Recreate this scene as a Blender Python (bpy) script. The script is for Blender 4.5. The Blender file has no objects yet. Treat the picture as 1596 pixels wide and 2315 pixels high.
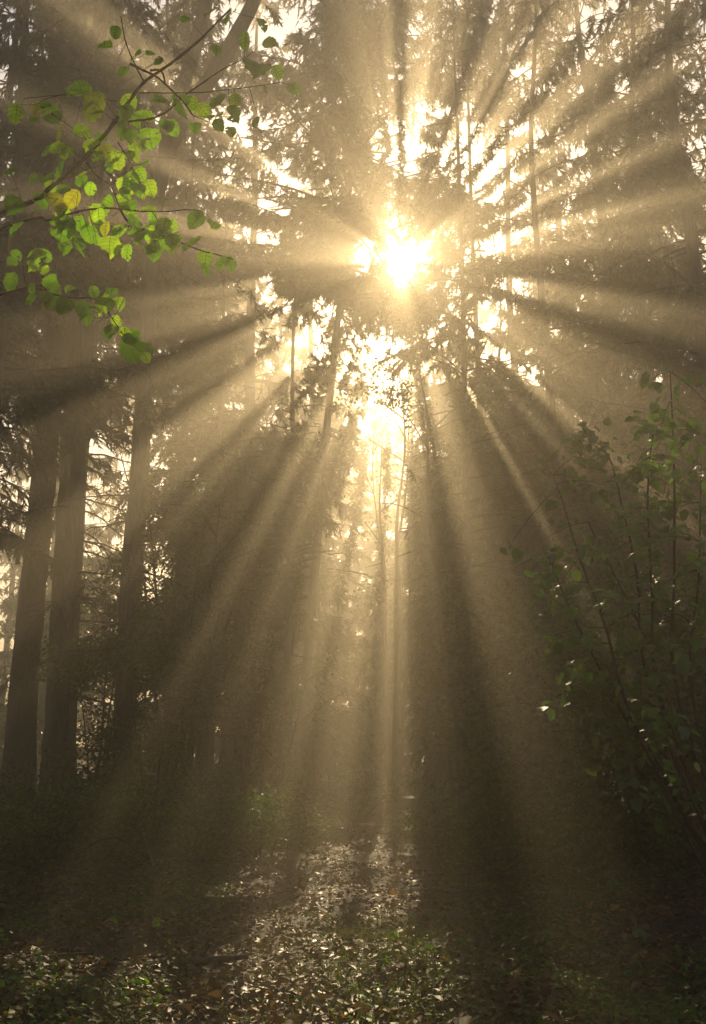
import bpy, math
import numpy as np
from mathutils import Vector, Matrix

S = bpy.context.scene
COL = S.collection
PI = math.pi

# ------------------------------------------------------------------ camera, sky, sun, exposure
CAM = np.array([0.0, 0.0, 1.6])
PITCH = math.atan2(1700 - 1157, 2192)          # horizon sits low in the frame
FPX = 2192.0                                   # focal length in pixels of a 1596 wide frame
SUN_UV = (905.0, 590.0)
SUN_STRENGTH = 5.0
SUN_COLOR = (1.0, 0.78, 0.46)
SKY_STRENGTH = 0.055
EXPOSURE = 1.02
HAZE_DENSITY = 0.0125
HAZE_ANISO = 0.68
HAZE_COLOR = (1.0, 0.89, 0.70)

cam_d = bpy.data.cameras.new('camera')
cam_d.sensor_fit = 'HORIZONTAL'
cam_d.sensor_width = 36.0
cam_d.lens = FPX / 1596.0 * 36.0
cam_d.clip_start = 0.05
cam_d.clip_end = 2000
cam = bpy.data.objects.new('camera', cam_d)
cam.location = CAM
cam.rotation_euler = (PI / 2 + PITCH, 0, 0)
COL.objects.link(cam)
S.camera = cam


def ray(u, v):
    """direction through a pixel of the 1596 x 2315 photograph, scaled so that y = 1"""
    x, y = (u - 798) / FPX, (1157.5 - v) / FPX
    c, s = math.cos(PITCH), math.sin(PITCH)
    d = np.array([x, c - y * s, s + y * c])
    return d / d[1]


def at(u, v, depth):
    return CAM + ray(u, v) * depth


def ux(u, y):
    """world x of image column u near the horizon at distance y"""
    return ray(u, 1400)[0] * y


SUN = ray(*SUN_UV)
SUN /= np.linalg.norm(SUN)
SR = np.cross(SUN, [0, 0, 1]); SR /= np.linalg.norm(SR)
SU = np.cross(SR, SUN)
SUN_EL = math.asin(SUN[2])
SUN_AZ = math.atan2(SUN[0], SUN[1])

w = bpy.data.worlds.new('World'); S.world = w; w.use_nodes = True
nt = w.node_tree
sky = nt.nodes.new('ShaderNodeTexSky'); sky.sky_type = 'NISHITA'; sky.sun_disc = False
sky.sun_elevation = SUN_EL; sky.sun_rotation = SUN_AZ
sky.air_density = 1.0; sky.dust_density = 1.0; sky.ozone_density = 1.0
nt.links.new(sky.outputs[0], nt.nodes['Background'].inputs[0])
nt.nodes['Background'].inputs[1].default_value = SKY_STRENGTH

sl = bpy.data.lights.new('sun', 'SUN'); sl.energy = SUN_STRENGTH; sl.angle = math.radians(0.5); sl.color = SUN_COLOR
so = bpy.data.objects.new('sun', sl); COL.objects.link(so)
so.location = tuple(CAM + SUN * 120)
so.rotation_euler = Vector(SUN).to_track_quat('Z', 'Y').to_euler()

S.render.engine = 'CYCLES'
S.view_settings.view_transform = 'Standard'
S.view_settings.look = 'None'
S.view_settings.gamma = 1.0
S.view_settings.use_curve_mapping = False
S.view_settings.exposure = EXPOSURE
cy = S.cycles
cy.max_bounces = 5; cy.diffuse_bounces = 2; cy.glossy_bounces = 1; cy.transmission_bounces = 2
cy.volume_bounces = 0; cy.transparent_max_bounces = 4
cy.caustics_reflective = False; cy.caustics_refractive = False
cy.use_denoising = True
cy.sample_clamp_indirect = 4.0
cy.use_adaptive_sampling = False

# ------------------------------------------------------------------ gaps in the canopy (where the sun comes through)
# (u, v) a point of the photograph on the beam, half width there in px, and the stretch of the gap in metres off the
# line from the viewer to the sun
BEAMS = [
    (668, 1750, 38, 3.0, 6.4), (664, 1750, 24, 7.9, 9.8), (770, 1700, 56, 3.0, 10.2), (896, 1600, 47, 3.0, 10.2),
    (850, 2150, 165, 4.3, 6.0), (1270, 2150, 30, 4.9, 5.3), (330, 2200, 40, 5.1, 5.5), (180, 2190, 25, 5.2, 5.8), (572, 1900, 72, 7.0, 9.2),
    (575, 1200, 10, 3.2, 4.6), (540, 1290, 6, 4.0, 6.0), (650, 1250, 13, 3.2, 4.4), (490, 930, 42, 3.2, 5.2), (430, 1050, 8, 3.4, 5.4),
    (270, 745, 36, 3.6, 5.0), (200, 690, 16, 3.6, 5.0), (340, 478, 24, 3.7, 5.4), (430, 385, 17, 3.7, 5.4), (520, 300, 7, 3.7, 5.4),
    (330, 120, 34, 6.0, 8.2), (150, 480, 115, 0.98, 1.6), (240, 740, 60, 0.9, 1.4), (285, 265, 95, 0.9, 1.5),
    (880, 150, 9, 2.2, 4.4), (925, 180, 7, 2.6, 4.6), (955, 150, 10, 2.2, 4.2), (1050, 240, 11, 2.4, 4.0), (1110, 190, 5, 2.6, 4.4),
    (1200, 150, 26, 2.4, 4.6), (1350, 130, 28, 2.6, 4.8), (1480, 170, 16, 2.8, 4.8), (1480, 330, 12, 2.8, 4.8),
    (1400, 372, 8, 2.6, 4.8), (1250, 530, 32, 2.1, 3.2), (1400, 470, 12, 3.2, 5.0), (1300, 665, 26, 2.3, 3.6), (1150, 735, 44, 1.9, 3.1),
    (1240, 893, 11, 2.8, 5.4), (1030, 1000, 32, 2.6, 4.0), (955, 1080, 13, 2.6, 4.4), (1110, 960, 7, 3.0, 5.0),
]
CORE_R = 0.62
GAP_RNG = np.random.default_rng(99)


def sunmap(P):
    rel = P - CAM
    return rel @ SR, rel @ SU, rel @ SUN


_B = []
for u_, v_, hw_, r0_, r1_ in BEAMS:
    d_ = ray(u_, v_)
    ph_ = math.atan2(d_ @ SU, d_ @ SR)
    _B.append((ph_, hw_ / math.hypot(u_ - SUN_UV[0], v_ - SUN_UV[1]), r0_, r1_))


def in_gap(P, pad=0.04):
    a, b, d = sunmap(P)
    r = np.hypot(a, b)
    ph = np.arctan2(b, a)
    wob = 0.10 * np.sin(P[:, 0] * 5.1 + P[:, 2] * 3.3) + 0.08 * np.sin(P[:, 1] * 4.3 - P[:, 2] * 6.1)
    m = (r < CORE_R * (1 + 0.22 * np.sin(3 * ph + 0.6) + 0.2 * np.sin(7 * ph) + 0.12 * np.sin(13 * ph + 1)) + 0.5 * wob) & (a > -0.5 + wob)
    jit = 0.010 * np.sin(r * 2.3) + 0.006 * np.sin(r * 6.1)
    for p0, h, r0, r1 in _B:
        dp = np.abs((ph + jit - p0 + PI) % (2 * PI) - PI)
        m |= (dp < h * (1 + wob) + pad / np.maximum(r, 1.0)) & (r > r0 + wob * min(1.0, (r1 - r0) * 0.6)) & (r < r1 + wob * min(3.0, (r1 - r0)))
    # small chinks scattered all over the canopy: many thin rays
    ia = np.floor((a + 0.05 * np.sin(b * 9)) / 0.2).astype(np.int64); ib = np.floor((b + 0.05 * np.sin(a * 8)) / 0.2).astype(np.int64)
    hsh = np.abs(np.sin(ia * 12.9898 + ib * 78.233) * 43758.5453) % 1.0
    chance = np.where((ph < -1.7) & (ph > -2.9), 0.36, np.where((ph < -0.3) & (ph > -1.45), 0.17, 0.13))
    m |= (hsh < chance) & (r > 2.2) & (r < 5.8)
    # a few sprays still hang in the gaps; how many varies over the crown
    stray = GAP_RNG.random(len(P)) < 0.003 + 0.004 * np.sin(P[:, 0] * 1.3 + P[:, 2] * 1.9 + P[:, 1])
    stray |= (r > 6.9) & (GAP_RNG.random(len(P)) < 0.02)
    return m & (d > 4.5) & ~(stray & (r > CORE_R + 0.1))


# ------------------------------------------------------------------ helpers
def mesh_np(name, V, polys, mats, tint=None, smooth=False):
    """V (n,3); polys = list of (F (m,k), material index)"""
    me = bpy.data.meshes.new(name)
    polys = [(np.asarray(F, dtype=np.int32), mi) for F, mi in polys if len(F)]
    V = np.asarray(V, dtype=np.float32)
    me.vertices.add(len(V)); me.vertices.foreach_set('co', V.ravel())
    loops = np.concatenate([F.ravel() for F, _ in polys]) if polys else np.zeros(0, np.int32)
    sizes = np.concatenate([np.full(len(F), F.shape[1], np.int32) for F, _ in polys]) if polys else np.zeros(0, np.int32)
    mi = np.concatenate([np.full(len(F), m, np.int32) for F, m in polys]) if polys else np.zeros(0, np.int32)
    me.loops.add(len(loops)); me.loops.foreach_set('vertex_index', loops)
    me.polygons.add(len(sizes))
    starts = np.concatenate([[0], np.cumsum(sizes)[:-1]]).astype(np.int32)
    me.polygons.foreach_set('loop_start', starts)
    me.polygons.foreach_set('loop_total', sizes)
    me.polygons.foreach_set('material_index', mi)
    if smooth:
        me.polygons.foreach_set('use_smooth', np.ones(len(sizes), bool))
    for m in mats:
        me.materials.append(m)
    me.update(calc_edges=True)
    if tint is not None:
        at_ = me.attributes.new('tint', 'FLOAT', 'FACE')
        at_.data.foreach_set('value', np.asarray(tint, dtype=np.float32))
    return me


def link(name, data, parent=None, loc=(0, 0, 0)):
    o = bpy.data.objects.new(name, data)
    o.location = tuple(loc)
    COL.objects.link(o)
    if parent is not None:
        o.parent = parent
    return o


def tag(o, label, cat, group=None):
    o['label'] = label; o['category'] = cat
    if group:
        o['group'] = group
    return o


def thing(name, label, cat, loc, group=None):
    o = link(name, None, None, loc)
    o.empty_display_size = 0.2
    return tag(o, label, cat, group)


def norm(a):
    return a / np.maximum(np.linalg.norm(a, axis=-1, keepdims=True), 1e-9)


def tubes(P, R, sides=4):
    """P (B,n,3), R (B,n) -> vertices, quads"""
    P = np.asarray(P, float); R = np.asarray(R, float)
    B, n, _ = P.shape
    T = norm(np.gradient(P, axis=1))
    mean = norm(P[:, -1] - P[:, 0])
    ref = np.where(np.abs(mean[:, 2:3]) > 0.8, np.array([[1.0, 0.13, 0]]), np.array([[0.07, 0.05, 1.0]]))
    N = norm(np.cross(T, ref[:, None, :]))
    Bn = np.cross(T, N)
    an = np.arange(sides) * 2 * PI / sides
    V = P[:, :, None, :] + R[:, :, None, None] * (np.cos(an)[None, None, :, None] * N[:, :, None, :] + np.sin(an)[None, None, :, None] * Bn[:, :, None, :])
    idx = np.arange(B * n * sides).reshape(B, n, sides)
    a = idx[:, :-1, :]; b = idx[:, 1:, :]
    F = np.stack([a, np.roll(a, -1, 2), np.roll(b, -1, 2), b], -1).reshape(-1, 4)
    return V.reshape(-1, 3), F


def smooth_line(pts, n):
    """Catmull-Rom resample of a polyline"""
    p = np.asarray(pts, float)
    if len(p) == 2:
        t = np.linspace(0, 1, n)[:, None]
        return p[0] * (1 - t) + p[1] * t
    q = np.vstack([2 * p[0] - p[1], p, 2 * p[-1] - p[-2]])
    out = []
    for t in np.linspace(0, len(p) - 1 - 1e-6, n):
        i = int(t); f = t - i
        a, b, c, d = q[i], q[i + 1], q[i + 2], q[i + 3]
        out.append(0.5 * ((2 * b) + (c - a) * f + (2 * a - 5 * b + 4 * c - d) * f * f + (3 * b - a - 3 * c + d) * f ** 3))
    return np.array(out)


class MB:
    def __init__(self):
        self.V = []; self.F = []; self.n = 0; self.T = []

    def add(self, V, F, mi=0, tint=None):
        if len(F) == 0:
            return
        self.V.append(V); self.F.append((np.asarray(F) + self.n, mi)); self.n += len(V)
        self.T.append(np.full(len(F), 0.5) if tint is None else tint)

    def mesh(self, name, mats, smooth=False, origin=(0, 0, 0)):
        V = np.concatenate(self.V) - np.asarray(origin)
        return mesh_np(name, V, self.F, mats, np.concatenate(self.T), smooth)


# ------------------------------------------------------------------ terrain height
def path_x(y):
    return 0.02 - 0.012 * (y - 6) + 0.05 * np.sin(y * 0.35)


def gz(x, y):
    x = np.asarray(x, float); y = np.asarray(y, float)
    d = np.abs(x - path_x(y))
    bank = np.clip((d - 1.3) / 3.5, 0, 1)
    z = 0.32 * bank * bank * (3 - 2 * bank)
    z = z + 0.05 * np.sin(x * 1.7 + 0.6) * np.sin(y * 1.1) + 0.03 * np.sin(x * 3.9 + y * 2.3) + 0.02 * np.sin(y * 5.1 - x * 2.7)
    z = z + 0.012 * np.clip(y - 20, 0, 60)
    return z


# ------------------------------------------------------------------ materials
def new_mat(name):
    m = bpy.data.materials.new(name); m.use_nodes = True
    t = m.node_tree; t.nodes.clear()
    out = t.nodes.new('ShaderNodeOutputMaterial')
    return m, t, out


def ramp(t, cols):
    r = t.nodes.new('ShaderNodeValToRGB')
    e = r.color_ramp.elements
    while len(e) < len(cols):
        e.new(0.5)
    for i, (p, c) in enumerate(cols):
        e[i].position = p; e[i].color = (*c, 1)
    return r


def leaf_mat(name, cols, transl=0.45, rough=0.42, boost=1.6, per_object=False, spec=0.5, veins=False):
    m, t, out = new_mat(name)
    r = ramp(t, cols)
    if per_object:
        src = t.nodes.new('ShaderNodeObjectInfo').outputs['Random']
    else:
        a = t.nodes.new('ShaderNodeAttribute'); a.attribute_name = 'tint'; src = a.outputs['Fac']
    t.links.new(src, r.inputs[0])
    nz = t.nodes.new('ShaderNodeTexNoise'); nz.inputs['Scale'].default_value = 26 if per_object else 9
    nz.inputs['Detail'].default_value = 4
    gc = t.nodes.new('ShaderNodeNewGeometry'); t.links.new(gc.outputs['Position'], nz.inputs['Vector'])
    mr = t.nodes.new('ShaderNodeMapRange'); mr.inputs[1].default_value = 0.3; mr.inputs[2].default_value = 0.75
    mr.inputs[3].default_value = 0.68; mr.inputs[4].default_value = 1.3
    t.links.new(nz.outputs['Fac'], mr.inputs[0])
    mul = t.nodes.new('ShaderNodeVectorMath'); mul.operation = 'SCALE'
    t.links.new(r.outputs[0], mul.inputs[0]); t.links.new(mr.outputs[0], mul.inputs['Scale'])
    p = t.nodes.new('ShaderNodeBsdfPrincipled')
    p.inputs['Roughness'].default_value = rough
    p.inputs['Specular IOR Level'].default_value = spec
    t.links.new(mul.outputs[0], p.inputs['Base Color'])
    tr = t.nodes.new('ShaderNodeBsdfTranslucent')
    b = t.nodes.new('ShaderNodeVectorMath'); b.operation = 'MULTIPLY'
    b.inputs[1].default_value = (boost, boost * 1.05, boost * 0.6)
    t.links.new(mul.outputs[0], b.inputs[0]); t.links.new(b.outputs[0], tr.inputs['Color'])
    mx = t.nodes.new('ShaderNodeMixShader'); mx.inputs[0].default_value = transl
    t.links.new(p.outputs[0], mx.inputs[1]); t.links.new(tr.outputs[0], mx.inputs[2])
    t.links.new(mx.outputs[0], out.inputs[0])
    return m


def bark_mat(name, dark, light, scale=6.0, bump=0.5):
    m, t, out = new_mat(name)
    g = t.nodes.new('ShaderNodeNewGeometry')
    mp = t.nodes.new('ShaderNodeMapping'); mp.inputs['Scale'].default_value = (scale, scale, scale * 0.22)
    t.links.new(g.outputs['Position'], mp.inputs[0])
    n = t.nodes.new('ShaderNodeTexNoise'); n.inputs['Scale'].default_value = 3.2; n.inputs['Detail'].default_value = 7
    n.inputs['Roughness'].default_value = 0.68
    t.links.new(mp.outputs[0], n.inputs['Vector'])
    r = ramp(t, [(0.34, dark), (0.72, light)])
    t.links.new(n.outputs['Fac'], r.inputs[0])
    p = t.nodes.new('ShaderNodeBsdfPrincipled'); p.inputs['Roughness'].default_value = 0.85
    p.inputs['Specular IOR Level'].default_value = 0.25
    t.links.new(r.outputs[0], p.inputs['Base Color'])
    bp = t.nodes.new('ShaderNodeBump'); bp.inputs['Strength'].default_value = bump; bp.inputs['Distance'].default_value = 0.05
    t.links.new(n.outputs['Fac'], bp.inputs['Height']); t.links.new(bp.outputs[0], p.inputs['Normal'])
    t.links.new(p.outputs[0], out.inputs[0])
    return m


def soil_mat(name, cols, scale):
    m, t, out = new_mat(name)
    g = t.nodes.new('ShaderNodeNewGeometry')
    n = t.nodes.new('ShaderNodeTexNoise'); n.inputs['Scale'].default_value = scale; n.inputs['Detail'].default_value = 9
    n.inputs['Roughness'].default_value = 0.7
    t.links.new(g.outputs['Position'], n.inputs['Vector'])
    r = ramp(t, cols); t.links.new(n.outputs['Fac'], r.inputs[0])
    p = t.nodes.new('ShaderNodeBsdfPrincipled'); p.inputs['Roughness'].default_value = 0.75
    t.links.new(r.outputs[0], p.inputs['Base Color'])
    bp = t.nodes.new('ShaderNodeBump'); bp.inputs['Strength'].default_value = 0.8; bp.inputs['Distance'].default_value = 0.04
    n2 = t.nodes.new('ShaderNodeTexNoise'); n2.inputs['Scale'].default_value = 34; n2.inputs['Detail'].default_value = 5
    t.links.new(g.outputs['Position'], n2.inputs['Vector'])
    t.links.new(n2.outputs['Fac'], bp.inputs['Height']); t.links.new(bp.outputs[0], p.inputs['Normal'])
    t.links.new(p.outputs[0], out.inputs[0])
    return m


M_NEEDLE = leaf_mat('spruce_needles', [(0, (0.035, 0.045, 0.016)), (0.6, (0.05, 0.06, 0.02)), (1, (0.075, 0.07, 0.028))], 0.22, 0.5, 1.4)
M_BROAD = leaf_mat('broad_leaves', [(0, (0.04, 0.065, 0.014)), (0.6, (0.065, 0.10, 0.02)), (0.93, (0.10, 0.12, 0.022)), (1, (0.16, 0.13, 0.02))], 0.45, 0.4, 1.6)
M_SHRUB = leaf_mat('shrub_leaves', [(0, (0.05, 0.10, 0.022)), (0.7, (0.085, 0.155, 0.035)), (1, (0.13, 0.19, 0.045))], 0.4, 0.45, 1.6)
M_BRAMBLE = leaf_mat('bramble_leaves', [(0, (0.04, 0.08, 0.016)), (0.7, (0.075, 0.14, 0.025)), (1, (0.12, 0.19, 0.035))], 0.45, 0.5, 1.9, spec=0.3)
M_LITTER = leaf_mat('leaf_litter', [(0, (0.04, 0.022, 0.011)), (0.45, (0.10, 0.055, 0.026)), (0.8, (0.18, 0.105, 0.05)), (0.95, (0.26, 0.16, 0.06)), (1, (0.36, 0.17, 0.03))], 0.25, 0.5, 1.4, spec=0.35)
M_GRASS = leaf_mat('grass_blades', [(0, (0.05, 0.09, 0.015)), (1, (0.11, 0.16, 0.03))], 0.45, 0.35, 1.7)
M_HAZEL = leaf_mat('hazel_leaf_green', [(0, (0.045, 0.11, 0.005)), (0.55, (0.10, 0.22, 0.007)), (1, (0.20, 0.31, 0.010))], 0.72, 0.36, 2.5, per_object=True)
M_HAZELY = leaf_mat('hazel_leaf_yellowing', [(0, (0.17, 0.24, 0.012)), (1, (0.30, 0.26, 0.012))], 0.6, 0.4, 2.3, per_object=True)
M_VEIN = leaf_mat('leaf_vein', [(0, (0.05, 0.09, 0.015)), (1, (0.07, 0.11, 0.02))], 0.3, 0.5, 1.2, per_object=True)
M_HAZELR = leaf_mat('hazel_leaf_right', [(0, (0.06, 0.13, 0.03)), (1, (0.12, 0.2, 0.05))], 0.45, 0.5, 1.8, spec=0.6, per_object=True)
M_LBROWN = leaf_mat('fallen_leaf_brown', [(0, (0.05, 0.028, 0.014)), (0.6, (0.11, 0.062, 0.03)), (1, (0.17, 0.11, 0.055))], 0.25, 0.42, 1.3, per_object=True, spec=0.5)
M_LYELLOW = leaf_mat('fallen_leaf_yellow', [(0, (0.40, 0.22, 0.02)), (1, (0.5, 0.32, 0.03))], 0.3, 0.35, 1.3, per_object=True)
M_LORANGE = leaf_mat('fallen_leaf_orange', [(0, (0.38, 0.09, 0.015)), (1, (0.45, 0.15, 0.02))], 0.3, 0.35, 1.3, per_object=True)
M_BARK = bark_mat('bark_grey_brown', (0.035, 0.027, 0.02), (0.13, 0.105, 0.08))
M_TWIG = bark_mat('twig_bark', (0.03, 0.02, 0.015), (0.085, 0.058, 0.04), 14, 0.3)
M_DEAD = bark_mat('dead_wood', (0.10, 0.085, 0.065), (0.30, 0.26, 0.21), 10, 0.5)
M_SOIL = soil_mat('forest_soil', [(0.3, (0.018, 0.011, 0.007)), (0.55, (0.04, 0.025, 0.015)), (0.75, (0.075, 0.05, 0.03))], 4.0)
M_PATH = soil_mat('path_soil', [(0.3, (0.035, 0.022, 0.014)), (0.55, (0.075, 0.05, 0.032)), (0.75, (0.13, 0.09, 0.06))], 5.0)

# ------------------------------------------------------------------ ground
def grid(xs, ys, dz=0.0):
    X, Y = np.meshgrid(xs, ys)
    V = np.stack([X, Y, gz(X, Y) + dz], -1).reshape(-1, 3)
    n, m = len(xs), len(ys)
    i = np.arange(n * m).reshape(m, n)
    F = np.stack([i[:-1, :-1], i[:-1, 1:], i[1:, 1:], i[1:, :-1]], -1).reshape(-1, 4)
    return V, F


xs = np.concatenate([np.linspace(-400, -25, 16)[:-1], np.linspace(-25, -9, 30)[:-1], np.linspace(-9, 9, 90), np.linspace(9, 25, 30)[1:], np.linspace(25, 400, 16)[1:]])
ys = np.concatenate([np.linspace(-60, -4, 12)[:-1], np.linspace(-4, 4, 14)[:-1], np.linspace(4, 24, 110), np.linspace(24, 90, 60)[1:], np.linspace(90, 700, 16)[1:]])
V, F = grid(xs, ys)
go = link('forest_floor', mesh_np('forest_floor', V, [(F, 0)], [M_SOIL], smooth=True)); go['kind'] = 'structure'
yy = np.linspace(-4, 34, 260)
rows = []
for k, y in enumerate(yy):
    wl = 1.15 + 0.12 * math.sin(y * 2.1) + 0.07 * math.sin(y * 5.7); wr = 1.2 + 0.12 * math.sin(y * 1.7 + 1) + 0.07 * math.sin(y * 4.9)
    rows.append(np.linspace(path_x(y) - wl, path_x(y) + wr, 16))
X = np.array(rows); Y = np.repeat(yy[:, None], 16, 1)
V = np.stack([X, Y, gz(X, Y) + 0.006], -1).reshape(-1, 3)
i = np.arange(len(V)).reshape(len(yy), 16)
F = np.stack([i[:-1, :-1], i[:-1, 1:], i[1:, 1:], i[1:, :-1]], -1).reshape(-1, 4)
po = link('path', mesh_np('path', V, [(F, 0)], [M_PATH], smooth=True)); po['kind'] = 'structure'


# ------------------------------------------------------------------ leaf faces
def diamonds(P, D, N, L, W, rng, fold=0.15):
    """two-triangle folded leaves: base P, direction D, normal N, length L, width W"""
    Sd = norm(np.cross(D, N))
    N2 = norm(np.cross(Sd, D))
    a = P
    m = P + D * (L * 0.45)[:, None]
    l = m + Sd * (W * 0.5)[:, None] + N2 * (W * fold)[:, None]
    r = m - Sd * (W * 0.5)[:, None] + N2 * (W * fold)[:, None]
    t = P + D * L[:, None] - N2 * (L * 0.08)[:, None]
    n = len(P)
    V = np.stack([a, l, t, r], 1).reshape(-1, 3)
    b = np.arange(n) * 4
    F = np.concatenate([np.stack([b, b + 2, b + 1], 1), np.stack([b, b + 3, b + 2], 1)])
    return V, F


def rand_dir(rng, n):
    return norm(rng.normal(size=(n, 3)))


def trunk_mesh(name, pts, radii, rng, sides=14, n=26, flare=0.35, origin=(0, 0, 0), mat=None):
    P = smooth_line(pts, n)
    s = np.linspace(0, 1, n)
    R = np.interp(s, np.linspace(0, 1, len(radii)), radii)
    R = R * (1 + flare * np.exp(-s * n * 0.55))
    V, F = tubes(P[None], R[None], sides)
    V = V.reshape(n, sides, 3)
    c = P[:, None, :]
    an = np.arange(sides)
    bump = 1 + 0.05 * np.sin(an * 2.3 + s[:, None] * 9) + rng.normal(0, 0.04, (n, sides))
    V = (c + (V - c) * bump[:, :, None]).reshape(-1, 3)
    return mesh_np(name, V - np.asarray(origin), [(F, 0)], [mat or M_BARK], smooth=True)


def dead_branch(root, p0, az, L, rng, up=0.0, r0=0.022):
    """one bare dead branch with side twigs, as a part of its tree"""
    d = np.array([math.cos(az), math.sin(az), 0])
    s = np.linspace(0, 1, 7)[:, None]
    sag = rng.uniform(0.15, 0.5)
    side = np.array([-d[1], d[0], 0]) * rng.normal(0, 0.15)
    P = p0 + d * (s * L) + np.array([0, 0, 1]) * (L * (up * s - sag * s ** 2)) + side * L * s ** 2 + rng.normal(0, 0.02 * L, (7, 3)) * s
    R = r0 * (1 - 0.85 * s[:, 0])
    mb = MB(); mb.add(*tubes(P[None], R[None], 5))
    nt_ = int(6 + L * 7)
    ss = rng.uniform(0.15, 1, nt_)
    idx = np.clip(ss * 6, 0, 5.999); i0 = idx.astype(int); f = (idx - i0)[:, None]
    B = P[i0] * (1 - f) + P[i0 + 1] * f
    sg = np.where(rng.random(nt_) < 0.5, -1, 1)[:, None]
    dirs = norm(d * 0.6 + np.array([-d[1], d[0], 0]) * sg * 0.8 + np.stack([np.zeros(nt_), np.zeros(nt_), rng.uniform(-0.9, 0.2, nt_)], 1))
    ln = L * rng.uniform(0.15, 0.4, nt_) * (1.1 - 0.6 * ss)
    q = np.linspace(0, 1, 4)
    T = B[:, None, :] + dirs[:, None, :] * (ln[:, None] * q[None])[:, :, None] + np.array([0, 0, -1.0]) * (ln[:, None] * 0.35 * q[None] ** 2)[:, :, None]
    mb.add(*tubes(T, (0.008 * (1 - 0.6 * q))[None].repeat(nt_, 0), 3))
    loc = np.array(root.location)
    return link('branch', mb.mesh('branch', [M_TWIG], origin=p0), root, p0 - loc)


def spruce_foliage(name, rng, axis, zb, zt, rad, nb, dens, needle=1.0, cull=True, origin=(0, 0, 0), shape=0.7, sector=None):
    """branches with hanging needle sprays; axis(z) gives the trunk centre"""
    mb = MB()
    t = np.sort(rng.random(nb) ** 1.15)
    z0 = zb + (zt - zb) * t
    az = rng.random(nb) * 2 * PI if sector is None else rng.uniform(sector[0], sector[1], nb)
    prof = (1 - t) ** shape * np.clip(0.55 + t * 8, 0, 1)
    L = np.maximum(rad * prof * rng.uniform(0.6, 1.12, nb), 0.35)
    d = np.stack([np.cos(az), np.sin(az), np.zeros(nb)], 1)
    c = np.array([axis(z) for z in z0])
    n = 7
    s = np.linspace(0, 1, n)
    up = rng.uniform(0.0, 0.35, nb) + 0.35 * t
    drp = rng.uniform(0.35, 0.7, nb)
    lift = -up[:, None] * 0.3 * s[None] * 0 + L[:, None] * (up[:, None] * s[None] - drp[:, None] * s[None] ** 2 + 0.18 * s[None] ** 4)
    P = c[:, None, :] + d[:, None, :] * (L[:, None] * s[None])[:, :, None]
    P[:, :, 2] += lift
    P += rng.normal(0, 0.03, P.shape) * s[None, :, None]
    R = (0.012 + 0.009 * L)[:, None] * (1 - 0.85 * s[None])
    BV, BF = tubes(P, R, 4)
    if cull:
        BF = BF[~in_gap(BV[BF[:, 0]])]
    mb.add(BV, BF, 1)
    # twigs
    m = np.maximum((L * 8.5 * dens).astype(int), 4)
    bi = np.repeat(np.arange(nb), m)
    K = len(bi)
    ss = rng.uniform(0.08, 1, K) ** 0.85
    idx = np.clip(ss * (n - 1), 0, n - 1 - 1e-4); i0 = idx.astype(int); f = (idx - i0)[:, None]
    B = P[bi, i0] * (1 - f) + P[bi, i0 + 1] * f
    sd = np.stack([-d[bi, 1], d[bi, 0], np.zeros(K)], 1)
    sg = np.where(rng.random(K) < 0.5, -1.0, 1.0)[:, None]
    dirs = norm(d[bi] * rng.uniform(0.2, 0.9, K)[:, None] + sd * sg * rng.uniform(0.3, 1.0, K)[:, None] + np.array([0, 0, -1.0]) * rng.uniform(0.2, 1.1, K)[:, None])
    ln = rng.uniform(0.35, 0.9, K) * (1.15 - 0.65 * ss) * (0.55 + 0.15 * L[bi])
    if cull:
        keep = ~in_gap(B + dirs * ln[:, None] * 0.5)
        B, dirs, ln = B[keep], dirs[keep], ln[keep]; K = len(B)
    q = np.linspace(0, 1, 3)
    T = B[:, None, :] + dirs[:, None, :] * (ln[:, None] * q)[:, :, None] + np.array([0, 0, -1.0]) * (ln[:, None] * 0.3 * q ** 2)[:, :, None]
    rs = norm(np.cross(dirs, np.array([0.3, 0.2, 1.0]))) * 0.007
    tv = np.stack([B - rs, B + rs, T[:, 2] + rs * 0.4, T[:, 2] - rs * 0.4], 1).reshape(-1, 3)
    mb.add(tv, np.arange(4 * K).reshape(-1, 4), 1)
    # needles
    k = 23
    qq = rng.uniform(0.05, 1.05, (K, k))
    Q = B[:, None, :] + dirs[:, None, :] * (ln[:, None] * qq)[:, :, None] + np.array([0, 0, -1.0]) * (ln[:, None] * 0.3 * qq ** 2)[:, :, None]
    nd = norm(dirs[:, None, :] * 0.75 + rng.normal(0, 0.55, (K, k, 3)) + np.array([0, 0, -0.35]))
    Q = Q.reshape(-1, 3); nd = nd.reshape(-1, 3)
    if cull:
        keep = ~in_gap(Q, 0.04 if needle < 1.3 else 0.09 * needle); Q = Q[keep]; nd = nd[keep]
    N = len(Q)
    nl = rng.uniform(0.1, 0.25, N) * needle; nw = rng.uniform(0.032, 0.06, N) * needle
    sv = norm(np.cross(nd, rand_dir(rng, N)))
    V = np.stack([Q - sv * nw[:, None] * 0.5, Q + sv * nw[:, None] * 0.5, Q + nd * nl[:, None]], 1).reshape(-1, 3)
    mb.add(V, np.arange(3 * N).reshape(-1, 3), 0, rng.random(N))
    return mb.mesh(name, [M_NEEDLE, M_TWIG], origin=origin)


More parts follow.
